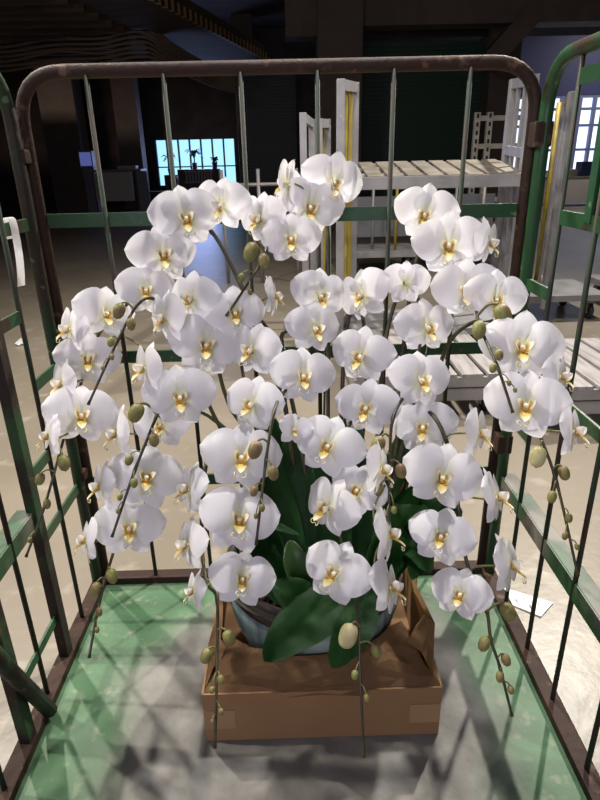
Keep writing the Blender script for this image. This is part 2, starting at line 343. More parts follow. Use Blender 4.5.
M['leaflight'] = mat('leaf_light', (.06, .15, .03), .35, 0, (.04, .10, .025), 12, .4, .65, transl=.1)
M['glaze'] = mat('pot_glaze', (.085, .125, .145), .16, 0, (.21, .28, .245), 16, .42, .62, (.05, .06, .09), 22, .56, .66, aniso=(1, 1, .12), coat=.5)
M['rim'] = mat('rim_glaze', (.035, .024, .022), .15, 0, (.06, .05, .05), 8, coat=.5)
M['wire'] = mat('stake_wire', (.012, .018, .01), .5)
PC = V((.047, -.281, DZ+.012))
plant = thing('potted_orchid', 'white moth orchid with many arching sprays in a blue grey pot', 'orchid', PC)
bm = B(); prof = [(.001, 0), (.115, 0), (.132, .012), (.158, .06), (.180, .12), (.194, .185), (.1935, .229)]
lathe(bm, prof+[(.181, .229), (.17, .15), (.14, .06), (.001, .04)], 48); pot = obj('pot', bm, 'glaze', plant, True); pot.location = (0, 0, 0)
bm = B(); lathe(bm, [(.1938, .222), (.199, .236), (.201, .252), (.199, .266), (.192, .274), (.182, .271), (.177, .256), (.178, .222)], 48); obj('pot_rim', bm, 'rim', pot, True)
bm = B(); R = random.Random(4)
rg = [[bm.verts.new((r*math.cos(a*math.tau/36), r*math.sin(a*math.tau/36), .225+R.uniform(-.006, .012)+.02*(1-r/.17))) for a in range(36)] for r in (.0001, .03, .06, .09, .12, .15, .168)]
for i in range(6):
    for a in range(36): bm.faces.new((rg[i][a], rg[i][(a+1) % 36], rg[i+1][(a+1) % 36], rg[i+1][a]))
for k in range(230):
    a = R.uniform(0, math.tau); r = .16*math.sqrt(R.random()); box(bm, (r*math.cos(a), r*math.sin(a), .236+R.uniform(0, .016)), (R.uniform(.008, .02), R.uniform(.006, .014), R.uniform(.004, .01)), Euler((R.random()*3, R.random()*3, R.random()*3)).to_matrix())
o = obj('bark_mulch', bm, 'bark_dark', plant, True); o['kind'] = 'stuff'
# ---------------- flower meshes (unit: full width = 1; faces -Y, up +Z)
def tep(bm, lay, base, dr, nr, L, hw, f, bend, cup, col, nu=10, nv=8, wav=0, ph=0, asym=0):
    base, dr, nr = V(base), V(dr).normalized(), V(nr); nr = (nr-dr*nr.dot(dr)).normalized(); sd = dr.cross(nr); G = []
    for i in range(nu+1):
        u = i/nu; row = []
        for j in range(nv+1):
            v = 2*j/nv-1
            w = hw*f(u)*(1+asym*v)
            p = base+dr*(L*u)+sd*(w*v)+nr*(bend(u)*L-cup*v*v*f(u)*hw+wav*L*u*math.sin(2.6*v+4*u+ph))
            vt = bm.verts.new(p); vt[lay] = (*col(u, v), 1); row.append(vt)
        G.append(row)
    for i in range(nu):
        for j in range(nv):
            bm.faces.new((G[i][j], G[i][j+1], G[i+1][j+1], G[i+1][j])).smooth = True
def lerp(a, b, t): t = max(0, min(1, t)); return tuple(x+(y-x)*t for x, y in zip(a, b))
WHITE, HALO = (.90, .885, .92), (.80, .80, .58)
def petcol(u, v): return lerp(HALO, WHITE, (u-.04)/.2)
def sepcol(u, v): return lerp((.74, .76, .5), (.885, .875, .90), (u-.05)/.3)
f_pet = lambda u: max(.10*(1-u), abs(math.sin(math.pi*min(1, u)**.82))**.62)
f_sep = lambda u: max(.25*(1-u), abs(math.sin(math.pi*u**.85))**.72)
NV = 4
SEP, PETL, PETR, LIP, CLM = [], [], [], [], []
def mesh_of(bm, name, m): me = bpy.data.meshes.new(name); bm.to_mesh(me); bm.free(); me.materials.append(M[m]); return me
for k in range(NV):
    R = random.Random(40+k); q = lambda a: R.uniform(-a, a)
    bm = B(); ly = bm.verts.layers.float_color.new('col')
    a = q(.08); tep(bm, ly, (0, .018, .02), (math.sin(a), .10+q(.08), math.cos(a)), (0, -1, 0), .47, .19+q(.015), f_sep, lambda u: .10*math.sin(math.pi*u)-.16*u*u, .22, sepcol, 9, 6, .02, R.random()*6)
    for s in (-1, 1):
        a = s*(math.radians(36)+q(.10)); tep(bm, ly, (s*.02, .022, -.03), (math.sin(a), .10+q(.1), -math.cos(a)), (0, -1, 0), .405, .175+q(.015), f_sep, lambda u: .08*math.sin(math.pi*u)-.14*u*u, .2, sepcol, 9, 6, .02, R.random()*6)
    SEP.append(mesh_of(bm, 'flower', 'petal'))
    for s, lst in ((-1, PETL), (1, PETR)):
        bm = B(); ly = bm.verts.layers.float_color.new('col'); a = math.radians(15)+q(.09); c1, c2 = .10+q(.05), .17+q(.08)
        tep(bm, ly, (s*.025, 0, .012), (s*math.cos(a), .03+q(.07), math.sin(a)), (0, -1, 0), .525, .298+q(.02), f_pet, lambda u: c1*math.sin(math.pi*u)-c2*u*u, .16+q(.06), petcol, 11, 10, .025, R.random()*6, -s*.10)
        lst.append(mesh_of(bm, 'petal', 'petal'))
    bm = B(); ly = bm.verts.layers.float_color.new('col')
    GOLD, BROWN, PALE = (.66, .50, .15), (.34, .16, .04), (.90, .87, .66)
    def side_c(u, v): return lerp(lerp(GOLD, BROWN, .75 if abs(math.sin(v*6)) > .72 and u < .5 else 0), (.93, .90, .80), (u-.35)/.3)
    def mid_c(u, v): return lerp(lerp(BROWN, GOLD, u/.22), PALE, (u-.5)/.5)
    for s in (-1, 1):
        tep(bm, ly, (s*.018, -.03, -.035), (s*.62, -.55, .42), (-s*.8, -.3, .2), .16, .07, lambda u: max(.35*(1-u), math.sin(math.pi*u**.7)**.6), lambda u: .35*u*u, -.35, side_c, 6, 6, .03, k)
    tep(bm, ly, (0, -.03, -.04), (q(.05), -.62, -.78), (0, -.78, .62), .21, .062, lambda u: max(.55*(1-u), math.sin(math.pi*u**1.1)**.5*(1-.35*u)), lambda u: .10*math.sin(math.pi*u)+.28*u*u, -.5, mid_c, 8, 6)
    n0 = len(bm.verts); bmesh.ops.create_uvsphere(bm, u_segments=8, v_segments=6, radius=1, matrix=Matrix.Translation((0, -.055, -.035)) @ Matrix.Diagonal((.03, .035, .024, 1)))
    for s in (-1, 1):      # the two curled tendrils at the tip of the lip
        grid_tube(bm, smooth_path([(s*.006, -.155, -.195), (s*.03, -.175, -.215), (s*.055, -.18, -.195), (s*.05, -.17, -.165), (s*.03, -.165, -.165)], 4), .006, 5)
    bm.verts.ensure_lookup_table()
    for vt in bm.verts[n0:]: vt[ly] = (.62, .36, .07, 1) if vt.co.y > -.12 else (.86, .80, .5, 1)
    for fc in bm.faces: fc.smooth = True
    LIP.append(mesh_of(bm, 'lip', 'lip'))
bm = B(); grid_tube(bm, [V((0, .01, .0)), V((0, -.03, .006)), V((0, -.075, -.004)), V((0, -.098, -.018))], [.028, .034, .034, .014], 10)
for fc in bm.faces: fc.smooth = True
CLM = mesh_of(bm, 'column', 'column')
def child(name, me, par):
    o = bpy.data.objects.new(name, me); COL.objects.link(o); o.parent = par; return o
# ---------------- flower stems: (image x, image y, depth) turned into points of space
def stem(P, rb=.0052, rt=.0022):
    pts = smooth_path([PC+V((p[0], p[1], .235)) if len(p) == 2 else U(*p) for p in P], 7)
    n = len(pts); bm = B()
    rads = [rb+(rt-rb)*(i/(n-1))**.9+.0009*(1 if i % 7 == 0 else 0) for i in range(n)]
    grid_tube(bm, pts, rads, 7)
    obj('flower_stem', bm, 'stem', plant); return pts
C = {}
C[1] = stem([(-.05, .0), (300, 480, 1.24), (268, 350, 1.22), (240, 283, 1.20), (212, 232, 1.18), (190, 226, 1.15), (165, 258, 1.15), (140, 294, 1.15), (108, 320, 1.17), (88, 360, 1.17), (74, 410, 1.12), (66, 431, 1.09), (45, 505, 1.06), (26, 557, 1.05)])
C[2] = stem([(-.07, -.02), (285, 480, 1.22), (232, 410, 1.2), (212, 345, 1.17), (190, 309, 1.14), (160, 300, 1.10), (140, 302, 1.07), (118, 340, 1.05), (88, 405, 1.03)])
C[3] = stem([(-.08, .02), (255, 470, 1.22), (221, 428, 1.2), (200, 386, 1.17), (182, 370, 1.14), (168, 385, 1.11), (157, 415, 1.03), (135, 470, 1.00), (112, 537, .99)])
C[4] = stem([(-.09, 0), (262, 480, 1.22), (215, 420, 1.2), (170, 410, 1.17), (145, 450, 1.14), (125, 505, 1.12), (117, 540, 1.1), (101, 595, 1.06), (89, 658, 1.03)])
C[5] = stem([(.0, .06), (326, 470, 1.27), (328, 360, 1.28), (328, 240, 1.27), (322, 205, 1.25), (303, 196, 1.22), (283, 220, 1.19), (266, 250, 1.13), (258, 268, 1.10), (226, 316, 1.07)])
C[6] = stem([(-.03, .03), (293, 460, 1.22), (276, 355, 1.2), (262, 322, 1.17), (244, 318, 1.14), (240, 350, 1.11), (246, 400, 1.07), (243, 460, 1.03), (240, 520, 1.02), (243, 570, 1.03)])
C[7] = stem([(-.01, .02), (305, 470, 1.22), (282, 350, 1.22), (289, 328, 1.21), (304, 305, 1.19), (312, 330, 1.15), (300, 372, 1.10), (282, 395, 1.04), (274, 412, .98), (266, 460, .96), (256, 545, .96)])
C[8] = stem([(.02, .03), (338, 470, 1.22), (345, 340, 1.22), (358, 302, 1.18), (366, 345, 1.14), (364, 400, 1.10), (342, 440, 1.06), (338, 505, 1.04), (345, 565, 1.02), (358, 611, .98), (360, 672, .95), (364, 757, .94)])
C[9] = stem([(.05, .03), (372, 470, 1.22), (384, 350, 1.23), (400, 290, 1.22), (414, 288, 1.18), (422, 325, 1.14), (412, 380, 1.08), (393, 418, 1.01), (390, 470, .98), (388, 545, .97)])
C[10] = stem([(.07, .04), (390, 480, 1.24), (402, 360, 1.25), (413, 275, 1.23), (424, 244, 1.21), (438, 232, 1.17), (455, 250, 1.12), (472, 292, 1.08), (480, 326, .99), (498, 368, .93), (513, 413, .915)])
C[11] = stem([(.09, .02), (408, 480, 1.22), (432, 400, 1.19), (440, 365, 1.16), (453, 337, 1.12), (477, 321, 1.07), (500, 326, 1.03), (522, 355, 1.0), (530, 395, .98), (534, 420, .955), (556, 480, .95), (578, 576, .95)])
C[12] = stem([(.08, -.01), (388, 500, 1.2), (408, 430, 1.17), (428, 412, 1.12), (446, 440, 1.08), (456, 490, 1.04), (464, 550, 1.02), (478, 596, 1.0), (487, 612, .97), (491, 640, .96), (500, 668, .955), (512, 716, .95)])
C[13] = stem([(-.10, -.01), (250, 480, 1.2), (218, 440, 1.19), (205, 470, 1.16), (202, 520, 1.13), (203, 560, 1.10), (208, 585, 1.05), (217, 600, 1.01), (217, 660, .98), (215, 748, .96)])
for (P, Q) in (((322, 560, 1.23), (327, 238, 1.29)), ((395, 545, 1.22), (434, 308, 1.2)), ((290, 545, 1.22), (284, 340, 1.24)), ((352, 545, 1.22), (372, 350, 1.24))):
    bm = B(); grid_tube(bm, [U(*P), U(*Q)], .0028, 6); obj('support_stake', bm, 'wire', plant)
def near(ch, p, up=0):
    pts = C[ch]; i = min(range(len(pts)), key=lambda i: (pts[i]-p).length); return pts[max(0, i-up)]
def pix(p): v = p-CAM; k = v.dot(FW); return 300+F*v.dot(RT)/k, 400-F*v.dot(UP)/k
def on_spray(ch, px, py, lim=.86):        # nearest point of the drooping half of a spray
    pts = C[ch]; Q = [pix(p) for p in pts]; ap = min(range(len(pts)//4, len(pts)), key=lambda i: Q[i][1])
    i = min(range(max(0, ap-8), int(len(pts)*lim)), key=lambda i: (Q[i][0]-px)**2+(Q[i][1]-py)**2); return pts[i]
cnt = [0]
def flower(ch, px, py, w, yaw=0, roll=0, pitch=0, d=None, size=None, half=1):
    k = cnt[0] % NV; cnt[0] += 1; R = random.Random(cnt[0]*13)
    q0 = on_spray(ch, px, py); d = (q0-CAM).dot(FW)-.03-.012*R.random()+(d or 0); sz = 1.05*w*d/F
    p = U(px, py, d); n = (CAM-p).normalized(); r = (RT-n*RT.dot(n)).normalized(); u = n.cross(r)
    m = Matrix((r, -n, u)).transposed()
    e = Matrix.Rotation(math.radians(yaw), 3, 'Z') @ Matrix.Rotation(math.radians(-pitch+R.uniform(-6, 6)), 3, 'X') @ Matrix.Rotation(math.radians(roll+R.uniform(-4, 4)), 3, 'Y')
    m = m @ e
    fl = child('flower', SEP[k], plant); fl.rotation_euler = m.to_euler(); fl.location = p-PC; fl.scale = (sz,)*3
    a = child('petal', PETL[k], fl); b = child('petal', PETR[(k+R.randrange(NV)) % NV], fl)
    if half != 1:        # a flower still opening: petals swung forward over the lip
        a.rotation_euler.z = half; b.rotation_euler.z = -half
    lp = child('lip', LIP[(k+1) % NV], fl); lp.scale = (1.3, 1.15, 1.15); child('column', CLM, fl)
    back = p+m @ V((0, .02*sz/.12, 0)); q = on_spray(ch, px, py-8)
    if (q-back).length > .085: q = back+(q-back).normalized()*.085
    mid = (back+q)/2+m @ V((0, .012, .004)); pts = smooth_path([back, mid, q], 5)
    bm = B(); grid_tube(bm, [x-p for x in pts], .0019, 5); pd = bpy.data.meshes.new('pedicel')
    bmesh.ops.transform(bm, matrix=(m.to_4x4() @ Matrix.Diagonal((sz, sz, sz, 1))).inverted(), verts=bm.verts)
    bm.to_mesh(pd); bm.free(); pd.materials.append(M['pedicel']); child('pedicel', pd, fl)
    return fl
FL = [  # spray, lip x, lip y, width px, yaw, roll
 (1, 221, 206, 56, -22, 5), (1, 186, 219, 66, 5, -5), (1, 163, 255, 64, 8, 0), (1, 146, 291, 55, 0, 0), (1, 106, 314, 58, 18, 8), (1, 70, 330, 52, -68, 0), (1, 88, 360, 60, 0, 0), (1, 62, 384, 50, -68, 0), (1, 81, 416, 66, 5, 5), (1, 50, 437, 50, -78, -10),
 (2, 192, 299, 56, -38, 5), (2, 165, 319, 58, -60, 0), (2, 145, 369, 56, -66, 5), (2, 206, 346, 71, 5, 3), (2, 235, 314, 58, 5, 0),
 (3, 180, 398, 68, 0, 0, 0, -.03), (3, 161, 426, 54, -15, 0, 0, .09),
 (4, 118, 434, 58, -78, 0), (4, 146, 478, 71, 5, 5), (4, 101, 487, 56, -76, 0), (4, 129, 529, 66, 0, 0), (4, 87, 541, 52, -80, -8),
 (5, 333, 183, 61, 22, 20), (5, 310, 208, 64, 8, 12), (5, 291, 240, 56, 0, 3), (5, 260, 220, 54, -42, 0), (5, 287, 184, 48, -115, -20),
 (6, 274, 297, 44, 78, 10), (6, 252, 351, 60, -38, 0), (6, 252, 405, 61, -30, 8), (6, 241, 458, 75, 5, 5), (6, 239, 520, 75, 5, 8), (6, 242, 580, 62, 5, 12),
 (7, 320, 297, 58, 24, 8), (7, 315, 329, 56, 26, 5), (7, 303, 377, 62, 10, 4),
 (8, 362, 296, 58, -35, -18), (8, 361, 357, 62, -22, 5), (8, 366, 409, 62, -10, 5), (8, 328, 447, 68, -10, 16), (8, 328, 508, 64, -42, 28), (8, 335, 574, 68, -18, 20), (8, 357, 490, 56, -10, 25),
 (9, 406, 284, 46, 165, 0), (9, 427, 328, 60, 28, 0), (9, 421, 381, 62, 24, 0), (9, 380, 470, 62, 80, 5), (9, 388, 535, 64, 78, 5), (9, 390, 588, 64, 70, 10),
 (10, 425, 215, 60, -5, 3), (10, 449, 246, 69, 0, 0), (10, 488, 243, 50, 68, 0), (10, 467, 291, 65, 0, 0), (10, 496, 300, 60, 14, 6),
 (11, 522, 348, 77, 10, 4), (11, 526, 406, 77, 0, 6), (11, 560, 377, 54, 70, 0), (11, 573, 432, 60, 76, 0),
 (12, 423, 428, 62, -5, 5), (12, 478, 434, 60, 76, 0), (12, 442, 478, 74, 8, 20), (12, 496, 498, 62, 76, 0), (12, 441, 537, 63, 0, 20), (12, 509, 566, 64, 76, 0), (12, 460, 595, 56, -5, 20),
 (13, 189, 490, 58, -68, 0), (13, 188, 545, 58, -64, 0), (13, 194, 592, 44, -72, 0)]
for a in FL: flower(*a)
flower(8, 294, 430, 36, 12, 10, half=.75)
# ---------------- buds with their stalks
def bud(ch, px, py, r, pale=0):
    c = on_spray(ch, px, py, 1); i = C[ch].index(c); d = (c-CAM).dot(FW)-.012; p = U(px, py, d); rr = r*d/F
    q = C[ch][max(0, i-1)]; bm = B(); ax = V((0, 0, -1))+(p-q).normalized()*.5; ax.normalize()
    n = 9; pts = [p+ax*rr*1.35*(2*t/n-1) for t in range(n+1)]
    grid_tube(bm, pts, [rr*max(.04, math.sqrt(max(0, 1-abs(2*t/n-1)**2.2)))*(1.0-.12*(t/n)) for t in range(n+1)], 10)
    b = obj('bud', bm, 'budpale' if pale else 'bud', plant)
    top = pts[0]; bm = B(); grid_tube(bm, smooth_path([q, (q+top)/2+V((0, 0, .35*(q-top).length*.6)), top], 5), max(.0011, rr*.16), 5); s = obj('bud_stalk', bm, 'pedicel', b)
for a in [(1, 64, 463, 6.5), (1, 40, 479, 5), (1, 47, 504, 4), (1, 30, 540, 2.5),
          (2, 119, 311, 6.5), (2, 131, 324, 5), (2, 111, 342, 4), (2, 112, 357, 2.6), (2, 103, 368, 2.2),
          (3, 136, 413, 8), (3, 154, 440, 5.5), (3, 129, 460, 4.5), (3, 134, 483, 4), (3, 120, 497, 3), (3, 118, 511, 2.4),
          (4, 112, 576, 6), (4, 96, 589, 5.5), (4, 99, 612, 3.5), (4, 97, 630, 2.5),
          (5, 251, 252, 8), (5, 264, 261, 6), (5, 241, 278, 4), (5, 250, 292, 2.6),
          (7, 255, 450, 7.5), (7, 273, 473, 6), (7, 254, 491, 4.5), (7, 262, 508, 3.2), (7, 256, 516, 2.6),
          (8, 348, 636, 10, 1), (8, 376, 651, 5.5), (8, 355, 675, 4), (8, 367, 698, 3.2),
          (9, 378, 445, 7.5), (9, 401, 471, 6), (9, 379, 490, 5), (9, 394, 510, 3.2), (9, 386, 519, 2.6),
          (10, 503, 315, 9), (10, 479, 330, 7.5), (10, 499, 355, 4.5), (10, 493, 368, 4), (10, 509, 383, 2.5), (10, 515, 390, 2.2),
          (11, 538, 457, 8.5, 1), (11, 564, 473, 6), (11, 552, 497, 5), (11, 569, 518, 3.8), (11, 565, 536, 3.2), (11, 577, 547, 2.6),
          (12, 508, 612, 8), (12, 484, 644, 6), (12, 506, 660, 5), (12, 500, 677, 4.5), (12, 511, 690, 3.5),
          (13, 229, 638, 6.5), (13, 206, 656, 6), (13, 221, 680, 4), (13, 212, 690, 3), (13, 221, 712, 3), (13, 212, 722, 2.4)]: bud(*a)
# ---------------- leaves
def leaf(P, w, m='leaf', nrm=None, fold=.18):
    pts = smooth_path([U(*p) for p in P], 6); n = len(pts); bm = B(); G = []
    for i, p in enumerate(pts):
        t = (pts[min(i+1, n-1)]-pts[max(i-1, 0)]).normalized(); nn = V(nrm) if nrm else (CAM-p).normalized()*.7+V((0, 0, .5))
        s = t.cross(nn).normalized(); k = s.cross(t); u = i/(n-1)
        hw = w/2*max(.03, (math.sin(math.pi*(.13+.87*u)**.9)**.7 if u < .999 else .03)) if u > .02 else w*.22
        G.append([bm.verts.new(p+s*hw*v+k*(abs(v)*fold*hw-.10*hw*v*v)) for v in (-1, -.6, -.2, 0, .2, .6, 1)])
    for i in range(n-1):
        for j in range(6): bm.faces.new((G[i][j], G[i][j+1], G[i+1][j+1], G[i+1][j])).smooth = True
    bmesh.ops.solidify(bm, geom=bm.faces[:], thickness=.0016)
    for fc in bm.faces: fc.smooth = True
    return obj('leaf', bm, m, plant)
leaf([(342, 596, 1.14), (318, 612, 1.10), (290, 634, 1.06), (264, 661, 1.03)], .098)
leaf([(322, 616, 1.15), (306, 604, 1.12), (289, 592, 1.11), (273, 583, 1.12)], .078)
leaf([(366, 585, 1.15), (358, 620, 1.08), (345, 645, 1.05), (332, 668, 1.03)], .072)
leaf([(306, 592, 1.18), (300, 572, 1.17), (294, 556, 1.17), (290, 540, 1.18)], .056, 'leaflight')
for P, w in (([(300, 600, 1.2), (282, 530, 1.19), (266, 470, 1.19), (255, 430, 1.2)], .085), ([(310, 600, 1.2), (300, 530, 1.21), (296, 470, 1.22), (292, 425, 1.23)], .09), ([(330, 600, 1.2), (330, 530, 1.21), (322, 480, 1.22), (318, 440, 1.23)], .09),
             ([(290, 600, 1.19), (262, 560, 1.17), (244, 525, 1.16), (228, 490, 1.15)], .075), ([(350, 600, 1.2), (356, 540, 1.21), (362, 490, 1.22), (368, 450, 1.24)], .085), ([(290, 590, 1.2), (275, 540, 1.18), (262, 522, 1.14), (300, 535, 1.10)], .03),
             ([(310, 590, 1.26), (290, 500, 1.3), (270, 440, 1.32), (262, 405, 1.33)], .09), ([(340, 590, 1.26), (345, 510, 1.3), (350, 450, 1.31), (352, 410, 1.32)], .09), ([(370, 580, 1.26), (385, 510, 1.28), (395, 470, 1.3), (404, 430, 1.31)], .08),
             ([(372, 580, 1.2), (392, 535, 1.17), (408, 508, 1.15), (422, 484, 1.10)], .075), ([(372, 580, 1.2), (395, 530, 1.16), (410, 515, 1.13), (428, 514, 1.06)], .075), ([(375, 580, 1.2), (400, 545, 1.16), (424, 537, 1.12), (448, 552, 1.05)], .085),
             ([(375, 580, 1.2), (398, 550, 1.15), (416, 548, 1.11), (430, 574, 1.04)], .07), ([(378, 570, 1.22), (412, 520, 1.2), (440, 512, 1.18), (462, 516, 1.12)], .08), ([(380, 575, 1.21), (405, 550, 1.17), (418, 556, 1.13), (412, 580, 1.07)], .06), ([(290, 590, 1.22), (256, 540, 1.22), (232, 520, 1.22), (216, 526, 1.2)], .07)):
    leaf(P, w)
# ================================================================ PAPERS
M['paper'] = mat('white_paper', (.82, .82, .82), .7)
M['ink'] = mat('grey_print', (.22, .22, .26), .7)
a, b_, c_ = UZ(503, 588, .003), UZ(553, 603, .003), UZ(541, 617, .003); d_ = a+c_-b_
d_ = UZ(507, 603, .003)
bm = B(); T = [bm.verts.new(v+V((0, 0, .002))) for v in (a, b_, c_, d_)]; D = [bm.verts.new(v-V((0, 0, .0022))) for v in (a, b_, c_, d_)]
bm.faces.new(T); bm.faces.new(D[::-1])
for k in range(4): bm.faces.new((T[k], D[k], D[(k+1) % 4], T[(k+1) % 4]))
o = obj('paper_slip', bm, 'paper'); tag(o, 'white printed paper slip lying on the concrete outside the right side of the cage', 'paper')
pr = o
def onslip(u, v): return (a*(1-u)+b_*u)*(1-v)+(d_*(1-u)+c_*u)*v+V((0, 0, .0026))
bm = B()
for u, v, w, h in ((.27, .62, .05, .16), (.30, .70, .04, .1), (.43, .32, .035, .08), (.62, .66, .05, .16), (.65, .74, .04, .1), (.77, .36, .035, .08), (.40, .62, .03, .05), (.80, .62, .03, .05)):
    f4 = [bm.verts.new(onslip(u+x*w/2, v+y*h/2)) for x, y in ((-1, -1), (1, -1), (1, 1), (-1, 1))]; bm.faces.new(f4)
ip = obj('print_mark', bm, 'ink', pr)
bm = B(); q0 = V((-HW, -.115, 1.197)); x = -HW+.008
for s in (0,):
    P = [V(q) for q in ((-.557, -.132, 1.165), (-.557, -.132, 1.199), (-.550, -.132, 1.207), (-.542, -.132, 1.200), (-.540, -.134, 1.165), (-.536, -.148, 1.12), (-.537, -.160, 1.075))]
    P = smooth_path(P, 4); V1 = [bm.verts.new(p+V((.004, .0085, 0))) for p in P]; V2 = [bm.verts.new(p-V((.004, .0085, 0))) for p in P]
    for i in range(len(P)-1): bm.faces.new((V1[i], V1[i+1], V2[i+1], V2[i]))
bmesh.ops.solidify(bm, geom=bm.faces[:], thickness=.0008)
o = obj('paper_tag', bm, 'paper'); tag(o, 'narrow white paper strip hanging over the left side bar of the cage', 'paper tag')
p = UZ(22, 344, 0); bm = B(); R = random.Random(2)
vs = [bm.verts.new(p+V((math.cos(k*math.tau/8)*.035*R.uniform(.7, 1.2), math.sin(k*math.tau/8)*.07*R.uniform(.7, 1.2), R.uniform(.004, .035)))) for k in range(8)]; cc = bm.verts.new(p+V((0, 0, .05)))
for k in range(8): bm.faces.new((vs[k], vs[(k+1) % 8], cc))
bmesh.ops.solidify(bm, geom=bm.faces[:], thickness=.002)
o = obj('paper_scrap', bm, 'paper'); tag(o, 'small crumpled white paper scrap on the bare floor left of the cage', 'paper scrap')

# ================================================================ THINGS IN THE HALL
def wheel(x, y, par, r=.06, w=.03):
    bm = B(); grid_tube(bm, [V((x-w/2, y, r)), V((x-w/2+.004, y, r)), V((x+w/2-.004, y, r)), V((x+w/2, y, r))], [r*.9, r, r, r*.9], 18); c = obj('wheel', bm, 'black', par)
    bm = B(); box(bm, (x-w*.8, y, r*1.4), (.006, .04, r*1.3)); box(bm, (x+w*.8, y, r*1.4), (.006, .04, r*1.3)); box(bm, (x, y, r*2.1), (w*1.7, .06, .01)); obj('wheel_fork', bm, 'alu', par); return c
def dolly(name, label, x0, x1, y0, y1, z, nsl, group=None, lean=0):
    t = thing(name, label, 'dolly', ((x0+x1)/2, (y0+y1)/2, 0), group)
    bm = B(); box(bm, ((x0+x1)/2, y0+.012, z-.045), (x1-x0, .024, .055), bev=.003); box(bm, ((x0+x1)/2, y0+.02, z-.115), (x1-x0, .03, .07), bev=.003); box(bm, ((x0+x1)/2, y1-.02, z-.08), (x1-x0, .03, .12))
    for x in (x0+.02, x1-.02): box(bm, (x, (y0+y1)/2, z-.08), (.03, y1-y0-.06, .12))
    obj('frame', bm, 'alu', t); w = (x1-x0)/nsl
    for k in range(nsl):
        bm = B(); box(bm, (x0+w*(k+.5), (y0+y1)/2, z-.009), (w*.82, y1-y0, .018), bev=.003); obj('slat', bm, 'wood', t)
    for x in (x0+.1, x1-.1):
        for y in (y0+.1, y1-.1): wheel(x, y, t)
    return t
dolly('flat_dolly', 'grey metal slatted flat dolly right behind the cage, under the white shelf cart', .33, 1.16, 1.50, 2.42, .25, 6, 'slatted flat dollies')
dolly('flat_dolly', 'grey slatted flat dolly beyond the right cage side, longest one reaching the photo edge', 1.215, 2.9, 1.28, 2.1, .25, 12, 'slatted flat dollies')
def end_frame(t, A, Bq, z0, za, zb, m, slats=3, ymat='yellow', mid=()):
    (xa, ya), (xb, yb) = A, Bq; bm = B()           # near post A, far post Bq
    for x, y, z in ((xa, ya, za), (xb, yb, zb)): box(bm, (x, y, (z0+z)/2), (.05, .05, z-z0), bev=.004)
    for f in (0, 1)+tuple(mid):
        z1, z2 = (z0+.1+(za-.03-z0-.1)*f, z0+.1+(zb-.03-z0-.1)*f); beam(bm, (xa, ya, z1), (xb, yb, z2), .035, .06)
    fr = obj('end_frame', bm, m, t)
    for k in range(slats):
        u = (k+1)/(slats+1); x, y, z = xa+(xb-xa)*u, ya+(yb-ya)*u, za+(zb-za)*u
        bm = B(); box(bm, (x, y, (z0+z)/2), (.024, .024, z-z0-.12)); obj('slat', bm, ymat, fr)
    return fr
def at(px, y, py=150): return (UY(px, py, y).x, y)
# the tall shelf cart
t = thing('shelf_cart', 'tall pale shelf cart with end frames and one slatted shelf before the green shutter', 'cart', (.9, 2.95, 0), 'tall carts')
end_frame(t, at(340.5, 2.56), at(354.5, 3.1), .16, 1.75, 1.79, 'alu', 2)
end_frame(t, at(526, 2.62), at(506.5, 3.2), .16, 1.76, 1.80, 'alu', 2, 'alu', (.72,))
M['shelfslat'] = mat('worn_shelf_slat', (.19, .17, .145), .6, 0, (.12, .10, .08), 5, .42, .62)
RS = Matrix.Rotation(math.atan(.14), 3, 'X')       # the shelf is tipped up at the back
def sz_(y): return (y-2.52)*.14
bm = B(); box(bm, (.94, 2.52, 1.165), (1.16, .03, .075), bev=.004); box(bm, (.94, 3.12, 1.165+sz_(3.12)), (1.16, .03, .06), bev=.004)
for x in (.37, 1.51): box(bm, (x, 2.82, 1.165+sz_(2.82)), (.03, .6, .06), RS)
sh = obj('shelf_frame', bm, 'alu', t)
for k in range(9): bm = B(); box(bm, (.435+k*.126, 2.82, 1.199+sz_(2.82)), (.098, .6, .014), RS); obj('shelf_slat', bm, 'shelfslat', sh)
for k in range(2): bm = B(); box(bm, (.94, 2.7+k*.24, 1.184+sz_(2.7+k*.24)), (1.14, .05, .014), RS); obj('cross_slat', bm, 'wood', sh)
bm = B(); box(bm, (.94, 2.86, .18), (1.2, .6, .05), bev=.004); obj('base', bm, 'alu', t)
for x in (.45, 1.4):
    for y in (2.66, 3.05): wheel(x, y, t, .07)
# shorter cart end with yellow slats, left of it
t = thing('shelf_cart', 'shorter pale cart with a yellow slat, left of the tall shelf cart', 'cart', (.2, 3.3, 0), 'tall carts')
end_frame(t, at(303.5, 3.2), at(312, 3.6), .16, 1.62, 1.6, 'alu', 0); end_frame(t, at(319, 3.2), at(327.5, 3.6), .16, 1.58, 1.6, 'alu', 1)
bm = B(); box(bm, (.185, 3.4, .2), (.22, .5, .05)); obj('base', bm, 'alu', t)
for x in (.12, .25):
    for y in (3.25, 3.52): wheel(x, y, t, .07)
